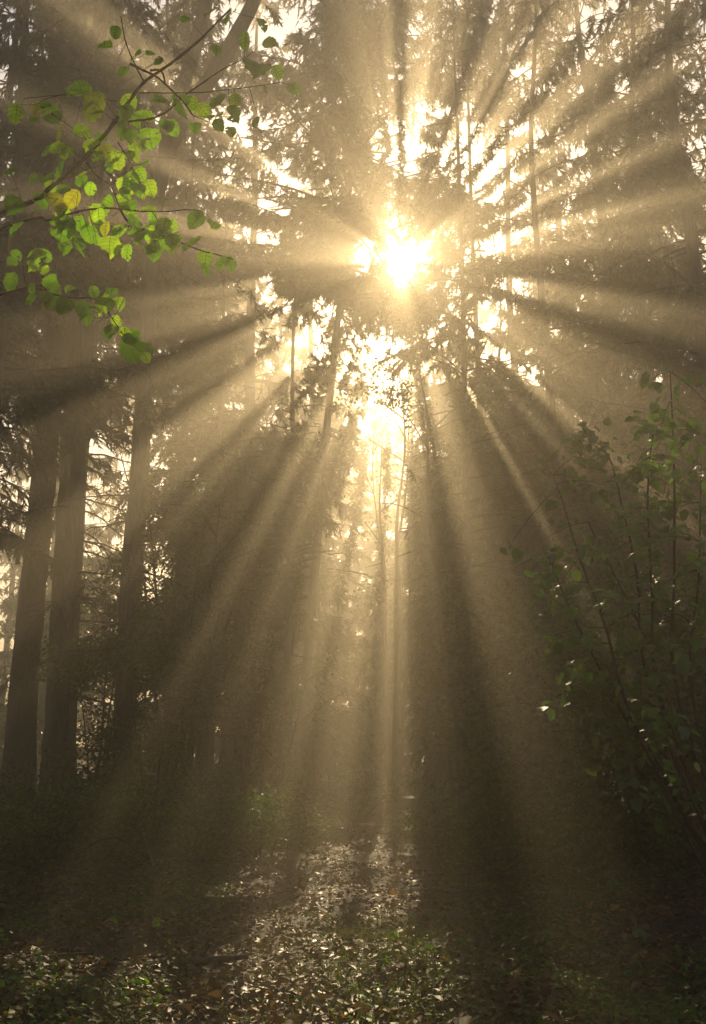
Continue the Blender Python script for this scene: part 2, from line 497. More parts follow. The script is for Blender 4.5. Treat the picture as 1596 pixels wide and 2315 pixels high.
def spruce(label, x, y, h, zb, rad, tr, seed, nb=95, dens=1.0, lean=(0, 0), dead=0, dead_z=None, group=None, needle=1.0, shape=0.7, name='spruce_tree', wob=0.15):
    rng = np.random.default_rng(seed)
    z0 = float(gz(x, y)) - 0.1
    base = np.array([x, y, z0])
    root = thing(name, label, 'tree', base, group)
    k = 7
    tt = np.linspace(0, 1, k)
    pts = np.stack([x + lean[0] * tt + rng.normal(0, wob, k) * tt, y + lean[1] * tt + rng.normal(0, wob, k) * tt, z0 + (h - z0) * tt], 1)
    radii = tr * (1 - 0.9 * tt ** 1.2)
    link('trunk', trunk_mesh('trunk', pts, radii, rng, origin=base), root)
    axis = lambda z: np.array([np.interp(z, pts[:, 2], pts[:, 0]), np.interp(z, pts[:, 2], pts[:, 1]), z])
    link('crown', spruce_foliage('crown', rng, axis, zb, h * 0.99, rad, nb, dens, needle, True, base, shape), root)
    if dead:
        for z in np.linspace(dead_z[0], dead_z[1], dead) + rng.normal(0, 0.15, dead):
            c = axis(z)
            dead_branch(root, c, rng.uniform(0, 2 * PI), rng.uniform(0.9, 2.2), rng)
    return root


def broadleaf(label, x, y, h, zb, rad, tr, seed, nleaf=9000, ls=0.09, lean=(0, 0), limbs=9, stems=1, group=None, mat=None, name='broadleaf_tree', cat='tree', cull=True, spread=0.0, flat=1.0):
    rng = np.random.default_rng(seed)
    z0 = float(gz(x, y)) - 0.08
    base = np.array([x, y, z0])
    root = thing(name, label, cat, base, group)
    tips = []
    for st in range(stems):
        a = st * 2.4 + rng.uniform(0, 1)
        off = np.array([math.cos(a), math.sin(a), 0]) * (0.0 if stems == 1 else rng.uniform(0.05, 0.25))
        out = np.array([math.cos(a), math.sin(a), 0]) * spread * rng.uniform(0.4, 1.1)
        k = 6
        tt = np.linspace(0, 1, k)[:, None]
        hh = (h - z0) * (0.9 if stems == 1 else rng.uniform(0.6, 0.95))
        pts = base + off + np.array([lean[0], lean[1], 0]) * tt ** 1.3 + out * tt ** 1.2 + np.array([0, 0, hh]) * tt + rng.normal(0, 0.035 * hh / 3, (k, 3)) * tt * np.array([1, 1, 0.2])
        r0 = tr * (1 if stems == 1 else rng.uniform(0.6, 1.1))
        link('trunk' if stems == 1 else 'stem', trunk_mesh('trunk', pts, r0 * (1 - 0.85 * tt[:, 0]), rng, sides=10 if stems == 1 else 7, n=18, flare=0.3, origin=base), root)
        nl_ = limbs if stems == 1 else max(2, limbs // 2)
        for j in range(nl_):
            f = rng.uniform((zb - z0) / (h - z0) * 0.85, 0.98)
            P = smooth_line(pts, 30)
            p = P[int(min(f, 0.97) * 29)]
            az = rng.uniform(0, 2 * PI)
            ln = rad * rng.uniform(0.55, 1.05) * (1 - 0.45 * f)
            e = p + np.array([math.cos(az) * ln, math.sin(az) * ln, ln * rng.uniform(0.1, 0.75) * flat])
            mid = (p + e) / 2 + rng.normal(0, 0.12, 3) * ln * 0.5 + np.array([0, 0, 0.1 * ln])
            LP = smooth_line([p, mid, e], 7)
            lb = MB()
            lb.add(*tubes(LP[None], (r0 * 0.32 * (1 - 0.8 * np.linspace(0, 1, 7)))[None], 5))
            ns = 7
            si = rng.integers(1, 7, ns)
            dd = rand_dir(rng, ns) * np.array([1, 1, 0.6]) + (e - p) / max(ln, 0.1) * 0.5
            T = LP[si][:, None, :] + norm(dd)[:, None, :] * (rng.uniform(0.25, 0.55, ns) * ln)[:, None, None] * np.linspace(0, 1, 5)[None, :, None]
            T = T + rng.normal(0, 0.03, T.shape)
            ok = ~in_gap(T.reshape(-1, 3)).reshape(ns, 5).any(1) if cull else np.ones(ns, bool)
            if ok.any():
                lb.add(*tubes(T[ok], (r0 * 0.1 * (1 - 0.7 * np.linspace(0, 1, 5)) + 0.003)[None].repeat(int(ok.sum()), 0), 3))
            link('limb', lb.mesh('limb', [M_TWIG], origin=base), root)
            tips.append(LP[2:]); tips.append(T[:, 1:].reshape(-1, 3))
    tips = np.concatenate(tips)
    ci = rng.integers(0, len(tips), nleaf)
    sig = 0.11 * rad ** 0.7
    C = tips[ci] + rng.normal(0, sig, (nleaf, 3)) * np.array([1, 1, 0.75])
    C = C[C[:, 2] > gz(C[:, 0], C[:, 1]) + 0.03]
    if cull:
        C = C[~in_gap(C, ls * 0.25)]
    n = len(C)
    D = norm(rand_dir(rng, n) * np.array([1, 1, 0.6]) + np.array([0, 0, -0.35]))
    Nn = norm(rand_dir(rng, n) * 0.8 + np.array([0, 0, 1.0]))
    L = ls * rng.uniform(0.65, 1.35, n)
    V, F = diamonds(C, D, Nn, L, L * rng.uniform(0.55, 0.85, n), rng)
    t1 = rng.random(n)
    mb = MB(); mb.add(V, F, 0, np.concatenate([t1, t1]))
    link('crown', mb.mesh('crown', [mat or M_BROAD], origin=base), root)
    return root


# ------------------------------------------------------------------ trees
# pair of big trunks at the left
def big_trunk(label, uvs, depth, radii, seed, crown, name='spruce_tree', dead=0, dead_z=None):
    rng = np.random.default_rng(seed)
    pts = [at(u, v, depth) for u, v in uvs]
    pts[0][2] = float(gz(pts[0][0], pts[0][1])) - 0.15
    pts = np.array(pts)
    base = pts[0].copy()
    root = thing(name, label, 'tree', base)
    link('trunk', trunk_mesh('trunk', pts, radii, rng, sides=18, n=40, origin=base), root)
    axis = lambda z: np.array([np.interp(z, pts[:, 2], pts[:, 0]), np.interp(z, pts[:, 2], pts[:, 1]), z])
    zb, zt, rad, nb = crown
    link('crown', spruce_foliage('crown', rng, axis, zb, zt, rad, nb, 1.0, 1.0, True, base), root)
    if dead:
        for z in np.linspace(dead_z[0], dead_z[1], dead) + rng.normal(0, 0.2, dead):
            dead_branch(root, axis(z), rng.uniform(-1.3, 1.3), rng.uniform(1.2, 3.0), rng, r0=0.032)
    return root


big_trunk('thick trunk at the far left, behind and left of its thicker neighbour', [(36, 1830), (58, 1500), (98, 1100), (122, 800), (150, 500), (175, 200), (200, -200)], 24.5, [0.36, 0.33, 0.30, 0.27, 0.25, 0.2, 0.1], 11, (13.5, 27, 3.4, 70))
big_trunk('thickest dark straight trunk at left with bare dead side branches', [(128, 1850), (142, 1500), (162, 1100), (180, 800), (198, 500), (216, 200), (235, -200)], 22.5, [0.36, 0.33, 0.30, 0.27, 0.24, 0.2, 0.1], 12, (12.5, 26, 3.4, 70), dead=38, dead_z=(3.0, 12.5))

# leaning forked tree whose two upper stems cross the top left
rngT = np.random.default_rng(13)
fb = at(272, 1890, 18.5); fb[2] = float(gz(fb[0], fb[1])) - 0.15
ft = thing('forked_tree', 'leaning tree forking into two bare stems at the upper left', 'tree', fb)
pA = np.array([fb] + [at(u, v, 18.5) for u, v in [(285, 1400), (312, 1050), (330, 750), (352, 480), (378, 330)]])
pB = np.array([at(378, 330, 18.5)] + [at(u, v, 18.7) for u, v in [(410, 210), (448, 80), (480, -60), (520, -250)]])
pC = np.array([at(380, 335, 18.5)] + [at(u, v, 18.2) for u, v in [(440, 230), (500, 140), (545, 60), (600, -60), (660, -240)]])
link('trunk', trunk_mesh('trunk', pA, [0.17, 0.15, 0.145, 0.14, 0.14, 0.17], rngT, sides=16, n=36, origin=fb), ft)
link('stem', trunk_mesh('stem', pB, [0.16, 0.165, 0.16, 0.14, 0.1], rngT, sides=12, n=18, flare=0, origin=fb), ft)
link('stem', trunk_mesh('stem', pC, [0.17, 0.18, 0.175, 0.16, 0.13, 0.1], rngT, sides=12, n=18, flare=0, origin=fb), ft)
for z in np.linspace(2.5, 8.0, 12):
    c = np.array([np.interp(z, pA[:, 2], pA[:, 0]), np.interp(z, pA[:, 2], pA[:, 1]), z])
    dead_branch(ft, c, rngT.uniform(0, 2 * PI), rngT.uniform(0.8, 1.9), rngT)
top = lambda z: np.array([np.interp(z, pB[:, 2], pB[:, 0]), 18.7, z])
link('crown', spruce_foliage('crown', rngT, top, 19.2, 23.0, 2.2, 30, 1.0, 1.0, True, fb), ft)

# the dark spruce in front of the sun
spruce('dark shaggy spruce hanging in front of the sun at the top centre', ux(670, 27), 27, 30, 14.6, 5.2, 0.14, 21, lean=(2.3, 0), nb=225, dens=1.1, shape=0.3, wob=0.05, needle=1.1)
ds = bpy.data.objects['crown'] if False else [o for o in bpy.data.objects if o.get('label', '').startswith('dark shaggy')][0]
dax = lambda z: np.array([ux(772, 26.5), 26.5, z])
link('bough', spruce_foliage('bough', np.random.default_rng(22), dax, 15.3, 17.6, 1.35, 60, 2.6, 1.0, True, np.array(ds.location), 0.1), ds)

SP = [  # label, u, y, h, crown base, radius, trunk radius, seed, branches
    ('tall hazy spruce just right of the sun', 1190, 27, 31, 6.5, 4.0, 0.15, 31, 120),
    ('tall spruce at the upper right with sky showing through its tips', 1420, 23, 27, 4.2, 4.2, 0.22, 32, 125),
    ('dense spruce at the right edge behind the leafy bush', 1640, 18, 23, 4.0, 3.9, 0.2, 33, 120),
    ('hazy spruce between the forked tree and the sun', 545, 30, 32, 8.0, 3.9, 0.24, 34, 110),
    ('spruce with drooping boughs behind the forked tree', 300, 27, 30, 12.0, 3.8, 0.22, 35, 110),
    ('dark spruce in the top left corner behind the thick trunks', 60, 27, 30, 12.5, 4.2, 0.25, 36, 115),
    ('spruce off the left edge beside the thick trunks', -110, 22, 27, 6.0, 3.8, 0.22, 37, 105),
    ('pale distant spruce below and right of the sun', 985, 37, 18.5, 4.0, 3.6, 0.24, 38, 100),
    ('distant spruce straight behind the dark spruce', 700, 41, 36, 6.0, 3.8, 0.25, 40, 100),
    ('near spruce at the top right of the sun', 1065, 21, 23.5, 5.0, 3.0, 0.09, 94, 105),
    ('near spruce at the top right of the picture', 1260, 20, 23, 6.0, 3.4, 0.13, 95, 115),
    ('near spruce in the top right corner', 1520, 20, 23, 6.0, 3.4, 0.13, 96, 115),
    ('near spruce crown behind the forked stems', 400, 25.5, 27.5, 13.0, 3.2, 0.13, 97, 100),
    ('dense spruce below the dark crown left of the sun', 655, 25, 16.5, 5.0, 3.2, 0.13, 90, 110),
    ('dense spruce below and left of the dark crown', 480, 24, 17.0, 7.0, 3.2, 0.13, 91, 100),
    ('dense spruce below and right of the sun', 1150, 25.5, 17.0, 4.0, 3.2, 0.10, 92, 110),
    ('spruce right of the sun filling the gap above the right trunks', 1110, 24, 28, 6.0, 3.5, 0.10, 47, 140),
    ('spruce at the top right between its two neighbours', 1310, 29, 33, 6.5, 4.3, 0.22, 48, 120),
    ('spruce behind the right edge spruce', 1560, 27, 31, 7.0, 4.3, 0.22, 49, 120),
    ('spruce off the right edge of the wood', 1760, 22, 27, 5.0, 4.0, 0.22, 50, 105),
    ('spruce in the top left between the thick trunks and the forked tree', 165, 31, 34, 13.0, 4.2, 0.22, 81, 115),
    ('spruce high in the top left in front of the thick trunks', 150, 18.5, 25, 11.5, 3.8, 0.16, 86, 120),
    ('spruce off the upper left corner', -60, 17, 23, 8.0, 3.6, 0.16, 87, 100),
    ('farthest spruce in line with the path', 860, 62, 27, 4.0, 4.2, 0.26, 46, 90),
]
for lab, u, y, h, zb, rd, tr, sd, nb in SP:
    h = min(h, 30.5)
    spruce(lab, ux(u, y), y, h, zb, rd, tr, sd, nb=nb, dead=6 if y < 32 else 0, dead_z=(2.5, zb), needle=1.0 if y < 25 else (1.2 if y < 35 else 1.5), dens=1.0 if y < 35 else 0.75)

FAR = [  # the far end of the wood seen down the path
    ('pale far spruce behind the right hand trunks', 1110, 48, 30), ('pale far spruce far back above the dark right wood', 1260, 46, 30), ('pale far spruce far back at the right', 1420, 48, 30),
    ('pale far spruce far back at the right edge', 1570, 46, 30), ('pale far spruce far back behind the left hazel', 420, 47, 30), ('pale far spruce right of the sun line', 1040, 44, 29),
    ('pale far spruce far back behind the leaning trunk', 540, 50, 30), ('pale far spruce behind the crown of the dark spruce', 625, 45, 30), ('pale far spruce left of the dark spruce', 480, 43, 29.5), ('pale far spruce in the far left corner', 110, 46, 30),
    ('pale far spruce at the left side of the view down the path', 600, 60, 30), ('pale far spruce left of the bright middle', 668, 64, 30),
    ('pale far spruce left in the middle of the view down the path', 735, 60, 30), ('palest far spruce in the middle of the view down the path', 800, 66, 30.5),
    ('pale far spruce right in the middle of the view down the path', 868, 62, 30), ('pale far spruce right of the bright middle', 935, 60, 30),
    ('pale far spruce at the right side of the view down the path', 1010, 62, 30), ('pale far spruce at the left edge behind the thick trunks', 20, 58, 30),
    ('pale far spruce between the thick trunks and the forked tree', 240, 62, 32)]
for k_, (lab, u, y, h) in enumerate(FAR):
    spruce(lab, ux(u, y), y, min(h, 30.5), 1.5, 4.6, 0.2, 150 + k_, nb=85, dens=0.5, needle=2.3, group='far spruces at the end of the wood')
for lab, u, y, h in [('small spruce left of the path end in the light', 715, 31, 11.5), ('small spruce right of the path end', 1010, 30, 10.5)]:
    spruce(lab, ux(u, y), y, h, 1.2, 2.2, 0.09, int(160 + u), nb=80, dens=1.0, needle=1.1)

# slim bare trunks
def slim(label, uvs, depth, r, seed, dead=0, dz=(2, 8)):
    rng = np.random.default_rng(seed)
    pts = np.array([at(u, v, depth) for u, v in uvs]); pts[0, 2] = float(gz(pts[0, 0], depth)) - 0.1
    root = thing('slim_tree', label, 'tree', pts[0])
    n = len(pts)
    link('trunk', trunk_mesh('trunk', pts, r * np.linspace(1, 0.45, n), rng, n=24, origin=pts[0]), root)
    axis = lambda z: np.array([np.interp(z, pts[:, 2], pts[:, 0]), np.interp(z, pts[:, 2], pts[:, 1]), z])
    for z in np.linspace(dz[0], dz[1], dead):
        dead_branch(root, axis(z), rng.uniform(0, 2 * PI), rng.uniform(0.7, 1.6), rng, up=0.2)
    zt = pts[-1, 2]
    link('crown', spruce_foliage('crown', rng, axis, zt * 0.62, zt, 2.2, 42, 0.9, 1.0, True, pts[0], 0.5), root)
    return root


slim('slim dark trunk leaning right beside the left verge bush', [(505, 1830), (528, 1550), (556, 1280), (580, 1080)], 24, 0.21, 51, 4, (2.5, 7))
slim('hazy trunk standing in the light left of the path end', [(698, 1812), (704, 1500), (712, 1250), (720, 1050)], 44, 0.24, 52)
slim('faint trunk in the haze beside the brightest beam', [(640, 1812), (646, 1550), (655, 1250), (664, 1000)], 48, 0.24, 53)
slim('dark trunk right of the beams with bare horizontal twigs', [(1090, 1840), (1088, 1500), (1083, 1250), (1080, 1050)], 27, 0.2, 54, 9, (3.5, 11))
slim('broader trunk right of the dark twiggy trunk', [(1172, 1840), (1168, 1500), (1162, 1200), (1158, 1000)], 25, 0.26, 55, 5, (3.5, 10))
slim('thin pole trunk between the two right hand trunks', [(1136, 1840), (1136, 1500), (1132, 1150), (1128, 850)], 32, 0.13, 56, 3, (4, 9))
slim('trunk behind the right hand bush', [(1300, 1840), (1300, 1500), (1296, 1200), (1290, 850)], 24, 0.16, 57, 4, (3, 8))
slim('dark trunk at the right end of the path beam', [(975, 1840), (972, 1500), (968, 1250), (965, 1080)], 34, 0.2, 58, 4, (3, 9))

# understory broadleaf trees
BL = [  # label, u, y, h, zb, rad, tr, seed, nleaf, stems, spread, lean
    ('many stemmed hazel left of the slim leaning trunk', 420, 20.5, 9.0, 3.0, 2.6, 0.075, 61, 17000, 9, 1.5, (0.2, 0)),
    ('leafy tree left of the path with leaves catching the light', 545, 23, 10.5, 3.5, 2.4, 0.10, 63, 14000, 3, 0.9, (-0.3, 0)),
    ('dense dark tree right of the path below the beams', 1190, 17, 5.6, 1.0, 2.6, 0.08, 65, 17000, 4, 1.3, (0, 0)),
    ('dense dark tree behind the right hand bush', 1440, 14, 4.6, 0.8, 2.8, 0.08, 66, 19000, 5, 1.5, (0, 0)),
    ('dark tree at the right edge behind the right hand bush', 1620, 11, 4.4, 0.6, 2.4, 0.07, 67, 15000, 4, 1.2, (0, 0)),
    ('leafy tree at the right side of the path end', 1030, 23, 8.5, 1.4, 2.0, 0.07, 68, 11000, 3, 0.8, (0.2, 0)),
    ('leafy tree behind the right hand trunks', 1290, 20, 7.2, 1.5, 3.0, 0.11, 69, 17000, 2, 0.8, (0, 0)),
    ('leafy tree at the far right behind the bush', 1530, 16, 6.2, 1.5, 3.0, 0.11, 70, 16000, 2, 0.8, (0, 0)),
    ('tall leafy tree behind the left hazel', 470, 27, 13.5, 6.0, 3.2, 0.11, 71, 15000, 2, 0.8, (0, 0)),
    ('leafy tree leaning over the path below the sun', 1035, 20.5, 12.4, 8.6, 2.5, 0.07, 123, 13000, 1, 0.0, (-0.9, 0)),
    ('leafy sapling between the thick trunk and the forked tree', 240, 19, 5.0, 0.6, 1.9, 0.04, 120, 7500, 4, 1.0, (0, 0)),
    ('leafy sapling in front of the many stemmed hazel', 365, 17.5, 4.2, 0.5, 1.7, 0.035, 121, 7500, 4, 1.0, (0, 0)),
    ('leafy sapling at the left of the far path', 600, 21, 4.6, 0.5, 1.5, 0.035, 122, 6500, 4, 0.9, (0, 0)),
    ('small sunlit tree at the far end of the path', 840, 40, 6.0, 0.6, 2.0, 0.05, 72, 7000, 4, 0.9, (0, 0)),
    ('small tree left of the far path end', 700, 36, 6.5, 0.6, 2.0, 0.05, 73, 7000, 4, 0.9, (0, 0)),
    ('tall light leafy tree hanging over the far path below the sun', 885, 33, 20.0, 8.0, 4.2, 0.12, 89, 30000, 3, 1.0, (0.2, 0)),
    ('light leafy crown right under the sun', 880, 30.0, 19.0, 12.0, 3.4, 0.10, 93, 17000, 2, 0.5, (0.25, 0)),
    ('far pale leafy tree beyond the left path edge', 650, 52, 13.0, 1.0, 4.2, 0.09, 75, 9000, 3, 1.2, (0, 0)),
    ('far pale leafy tree in line with the path', 800, 58, 13.0, 1.0, 4.2, 0.09, 76, 9000, 3, 1.2, (0, 0)),
    ('far pale leafy tree beyond the right path edge', 950, 54, 12.5, 1.0, 4.2, 0.09, 77, 9000, 3, 1.2, (0, 0)),
    ('far leafy tree behind the right trunks', 1120, 46, 12.0, 1.0, 4.0, 0.09, 79, 9000, 3, 1.2, (0, 0)),
    ('far leafy tree behind the thick left trunks', 150, 40, 12.0, 1.0, 4.0, 0.09, 80, 9000, 3, 1.2, (0, 0)),
]
for lab, u, y, h, zb, rd, tr, sd, nl, st, spd, ln in BL:
    broadleaf(lab, ux(u, y), y, h, zb, rd, tr, sd, nl, 0.085 if y < 28 else (0.15 if y < 36 else 0.2), ln, 9, st, None, M_BROAD, 'leafy_tree', 'tree', True, spd)

# ------------------------------------------------------------------ low shrubs beside the path
SH = [  # label, u, v(base), h, rad, nleaf
    ('sunlit low bush on the left verge where the path ends', 585, 1945, 0.95, 0.95, 4200),
    ('low bramble left of the sunlit bush', 455, 1960, 0.8, 0.9, 3300),
    ('dark bramble under the thick trunks', 200, 1985, 0.9, 1.1, 3600),
    ('dark bramble at the left edge', 50, 2010, 0.9, 1.1, 3400),
    ('bush at the foot of the many stemmed hazel', 390, 1905, 1.2, 1.2, 3400),
    ('small bush touching the left path edge', 670, 1925, 0.6, 0.6, 2000),
    ('low bush on the right verge where the path ends', 1010, 1930, 1.0, 0.9, 3200),
    ('dark low bush right of the path', 1130, 1960, 0.9, 1.0, 3600),
    ('dark bush on the right bank', 1290, 1990, 1.1, 1.1, 4200),
    ('dark bush at the right edge below the leafy bush', 1480, 2010, 1.2, 1.1, 4400),
    ('low bush beyond the right verge', 1180, 1885, 1.5, 1.2, 3600),
    ('bush across the far end of the path', 790, 1868, 1.3, 1.3, 3200),
    ('bush beyond the left verge', 600, 1872, 1.4, 1.2, 3200),
]
for k, (lab, u, v, h, rd, nl) in enumerate(SH):
    d = 1.6 / max(0.02, -ray(u, v)[2])
    x, y = ray(u, v)[0] * d, d
    broadleaf(lab, x, y, float(gz(x, y)) + h, float(gz(x, y)) + 0.1, rd, 0.016, 200 + k, nl, 0.055, (0, 0), 8, 7, None, M_BRAMBLE, 'low_bush', 'bush', False, rd * 0.7, 0.8)

# unseen spruce copies added beside and behind the viewer to shade the foreground
def copy_tree(o, loc, rz, label):
    c = o.copy(); COL.objects.link(c); c.location = loc; c.rotation_euler = (0, 0, rz); c['label'] = label
    for ch in list(o.children):
        k = ch.copy(); COL.objects.link(k); k.parent = c
    return c


_src = [o for o in S.objects if o.get('label') == 'tall spruce at the upper right with sky showing through its tips'][0]
for k_, (x_, y_, lab) in enumerate([(-7.5, 5.0, 'unseen spruce added for shade left of the viewer beside the hazel'), 
                                    (-4.5, -4.5, 'unseen spruce added for shade behind the viewer on the left of the path'), (4.8, -5.5, 'unseen spruce added for shade behind the viewer on the right of the path'),
                                    (-9.0, 11.0, 'unseen spruce added for shade out to the left of the thick trunks'), (9.5, 10.5, 'unseen spruce added for shade out to the right of the leafy bush')]):
    copy_tree(_src, (x_, y_, float(gz(x_, y_)) - 0.1), k_ * 1.1, lab)

# ------------------------------------------------------------------ ground cover, litter, grass
rng = np.random.default_rng(5)


def scatter(n, y0, y1, power, xw):
    y = y0 + (y1 - y0) * rng.random(n) ** power
    x = rng.uniform(-1, 1, n) * (y * 0.40 + xw)
    return x, y


x, y = scatter(60000, 4.6, 26, 1.9, 0.4)
n = len(x)
P = np.stack([x, y, gz(x, y) + rng.uniform(0.008, 0.035, n)], 1)
an = rng.uniform(0, 2 * PI, n)
D = norm(np.stack([np.cos(an), np.sin(an), rng.normal(0.05, 0.25, n)], 1))
Nn = norm(rng.normal(0, 0.42, (n, 3)) + np.array([0, 0, 1.0]))
L = rng.gamma(5.0, 0.0105, n) + 0.012
V, F = diamonds(P, D, Nn, L, L * rng.uniform(0.35, 0.85, n), rng, 0.22)
t1 = rng.random(n); mb = MB(); mb.add(V, F, 0, np.concatenate([t1, t1]))
o = tag(link('leaf_litter', mb.mesh('leaf_litter', [M_LITTER])), 'brown dead leaves covering the path and the forest floor', 'leaf litter'); o['kind'] = 'stuff'


def patches(x, y):
    return np.sin(x * 1.3 + 0.7 * np.sin(y * 0.9)) + np.sin(y * 1.05 + 1.9) * 0.8 + 0.6 * np.sin(x * 2.9 - y * 1.7)


x, y = scatter(60000, 4.6, 22, 1.7, 0.4)
off = np.abs(x - path_x(y))
front = (y < 8.2) & (x > -0.1) & (x < 1.15)
keep = ((off > 1.25) & (patches(x, y) + rng.normal(0, 0.5, len(x)) > -0.9)) | (front & (rng.random(len(x)) < 0.22))
x, y = x[keep], y[keep]; n = len(x)
P = np.stack([x, y, gz(x, y) + rng.gamma(2.0, 0.022, n) + 0.015], 1)
an = rng.uniform(0, 2 * PI, n)
D = norm(np.stack([np.cos(an), np.sin(an), rng.normal(0.0, 0.4, n)], 1))
Nn = norm(rng.normal(0, 0.4, (n, 3)) + np.array([0, 0, 1.0]))
L = rng.uniform(0.025, 0.065, n)
V, F = diamonds(P, D, Nn, L, L * rng.uniform(0.6, 0.95, n), rng, 0.1)
t1 = rng.random(n); mb = MB(); mb.add(V, F, 0, np.concatenate([t1, t1]))
o = tag(link('ground_cover', mb.mesh('ground_cover', [M_BRAMBLE])), 'low green ground cover of small leaves on both verges', 'ground cover'); o['kind'] = 'stuff'

n = 9000
y = rng.uniform(4.8, 10.5, n); x = rng.normal(0.5, 0.55, n)
m2 = rng.random(n) < 0.35
x = np.where(m2, rng.uniform(-1, 1, n) * (y * 0.4 + 0.3), x)
P = np.stack([x, y, gz(x, y)], 1)
hgt = rng.gamma(3, 0.02, n) + 0.02
bend = rng.normal(0, 0.6, (n, 2))
T1 = P + np.stack([bend[:, 0] * hgt * 0.25, bend[:, 1] * hgt * 0.25, hgt * 0.6], 1)
T2 = P + np.stack([bend[:, 0] * hgt * 0.9, bend[:, 1] * hgt * 0.9, hgt * 0.95], 1)
an = rng.uniform(0, PI, n); sv = np.stack([np.cos(an), np.sin(an), np.zeros(n)], 1) * 0.0028
V = np.stack([P - sv, P + sv, T1 + sv * 0.7, T1 - sv * 0.7, T2], 1).reshape(-1, 3)
b = np.arange(n) * 5
mb = MB(); mb.add(V, np.stack([b, b + 1, b + 2, b + 3], 1), 0, rng.random(n))
mb.F.append((np.stack([b + 3, b + 2, b + 4], 1), 0)); mb.T.append(rng.random(n))
o = tag(link('grass', mb.mesh('grass', [M_GRASS])), 'short grass blades in the sunlit patch of the path', 'grass'); o['kind'] = 'stuff'


# ------------------------------------------------------------------ shaped leaves
def leaf_shape(rng, rows=11, serr=0.08, fold=0.18, curl=0.25, holes=0, round_=1.0):
    """unit leaf: base at the origin, tip near y = 1, normal +z"""
    s = np.linspace(0, 1, rows)
    wd = 0.46 * round_ * np.sin(PI * np.clip(s, 0, 1) ** 0.82) ** 0.62
    wd[0] = 0.03; wd[-1] = 0.008
    sa = np.where(np.arange(rows) % 2 == 0, 1 + serr, 1 - serr)
    wd = wd * sa
    wl = wd * rng.uniform(0.9, 1.08, rows); wr = wd * rng.uniform(0.9, 1.08, rows)
    cols = np.array([-1, -0.5, 0, 0.5, 1.0])
    V = []
    tw = rng.normal(0, 0.12)
    for k in range(rows):
        for c in cols:
            ww = wl[k] if c < 0 else wr[k]
            yb = s[k] - 0.10 * abs(c) * (1 - s[k]) + 0.06 * abs(c) ** 2
            z = fold * abs(c) * ww - curl * (s[k] ** 2) * 0.5 + tw * c * s[k] + 0.03 * math.sin(k * 2.6 + c * 3) * abs(c)
            V.append((c * ww, yb, z))
    V = np.array(V)
    i = np.arange(rows * 5).reshape(rows, 5)
    F = np.stack([i[:-1, :-1], i[:-1, 1:], i[1:, 1:], i[1:, :-1]], -1).reshape(-1, 4)
    if holes:
        kill = rng.choice(len(F), holes, replace=False)
        F = np.delete(F, kill, 0)
    return V, F


def frame(tip, nrm):
    t = tip / np.linalg.norm(tip)
    n = nrm - t * (nrm @ t); n /= max(np.linalg.norm(n), 1e-6)
    x = np.cross(t, n)
    return np.stack([x, t, n], 1)


def zc(x, y):
    """coordinates noted in an enlargement of the upper left -> photograph pixels"""
    return 63.8 + x * 0.46, 63.8 + y * 0.46


# ------------------------------------------------------------------ hazel branches reaching in from the upper left
rngH = np.random.default_rng(77)
hb = np.array([-2.05, 3.35, float(gz(-2.05, 3.35)) - 0.05])
hz = thing('hazel_bush', 'hazel at the upper left with backlit green and yellow leaves on thin branches', 'bush', hb)
stem = smooth_line([hb, hb + [0.03, 0, 1.0], hb + [0.1, 0.05, 2.0], hb + [0.25, 0.05, 3.2], hb + [0.45, 0.1, 4.2]], 24)
link('stem', trunk_mesh('stem', stem, [0.03, 0.027, 0.022, 0.015, 0.006], rngH, sides=9, n=30, origin=hb, mat=M_TWIG), hz)


def zpt(x, y, d):
    return at(*zc(x, y), d)


BR = [  # enlargement polyline, depth, start radius, end radius, joined to the stem?
    ([(15, 855), (100, 790), (215, 700), (340, 570), (440, 440), (490, 370), (560, 275), (640, 215), (720, 160), (840, 60), (890, 10), (990, -90)], 3.40, 0.0105, 0.004, 1.25),
    ([(455, -60), (480, 70), (530, 190), (570, 265)], 3.40, 0.0025, 0.0035, 0),
    ([(500, 175), (560, 205), (625, 235), (690, 290), (760, 360), (810, 430)], 3.38, 0.0055, 0.003, 0),
    ([(600, 208), (640, 205), (662, 225), (672, 268)], 3.37, 0.005, 0.0035, 0),
    ([(430, 465), (520, 455), (620, 440), (700, 395), (770, 330), (870, 260), (960, 200), (1060, 150)], 3.42, 0.005, 0.002, 0),
    ([(545, 318), (700, 318), (860, 315), (1000, 300), (1120, 285), (1250, 265)], 3.45, 0.0025, 0.0014, 0),
    ([(285, 660), (340, 730), (400, 770), (430, 830), (450, 890)], 3.38, 0.003, 0.002, 0),
    ([(15, 940), (100, 945), (250, 900), (380, 885), (460, 890), (560, 900), (700, 900), (770, 890)], 3.45, 0.006, 0.002, 1.2),
    ([(450, 888), (500, 960), (600, 1000), (740, 1050), (840, 1090), (900, 1105), (1005, 1135)], 3.45, 0.005, 0.0018, 0),
    ([(610, 903), (640, 950), (665, 985)], 3.46, 0.002, 0.0014, 0),
    ([(765, 892), (850, 900), (910, 950)], 3.47, 0.002, 0.0014, 0),
    ([(15, 1270), (100, 1300), (210, 1325), (300, 1325), (350, 1345), (400, 1410), (470, 1510)], 3.50, 0.0045, 0.002, 1.05),
    ([(325, 1335), (385, 1285)], 3.5, 0.002, 0.001, 0),
    ([(-20, 345), (150, 330), (300, 335), (430, 360)], 3.60, 0.002, 0.0014, 0),
    ([(440, 560), (490, 640), (530, 720), (560, 790)], 3.36, 0.0025, 0.0014, 0),
    ([(150, 330), (60, 360), (90, 400), (230, 500), (330, 580)], 3.5, 0.0022, 0.0016, 0),
]
SEG = []; SID = []; BOBJ = []
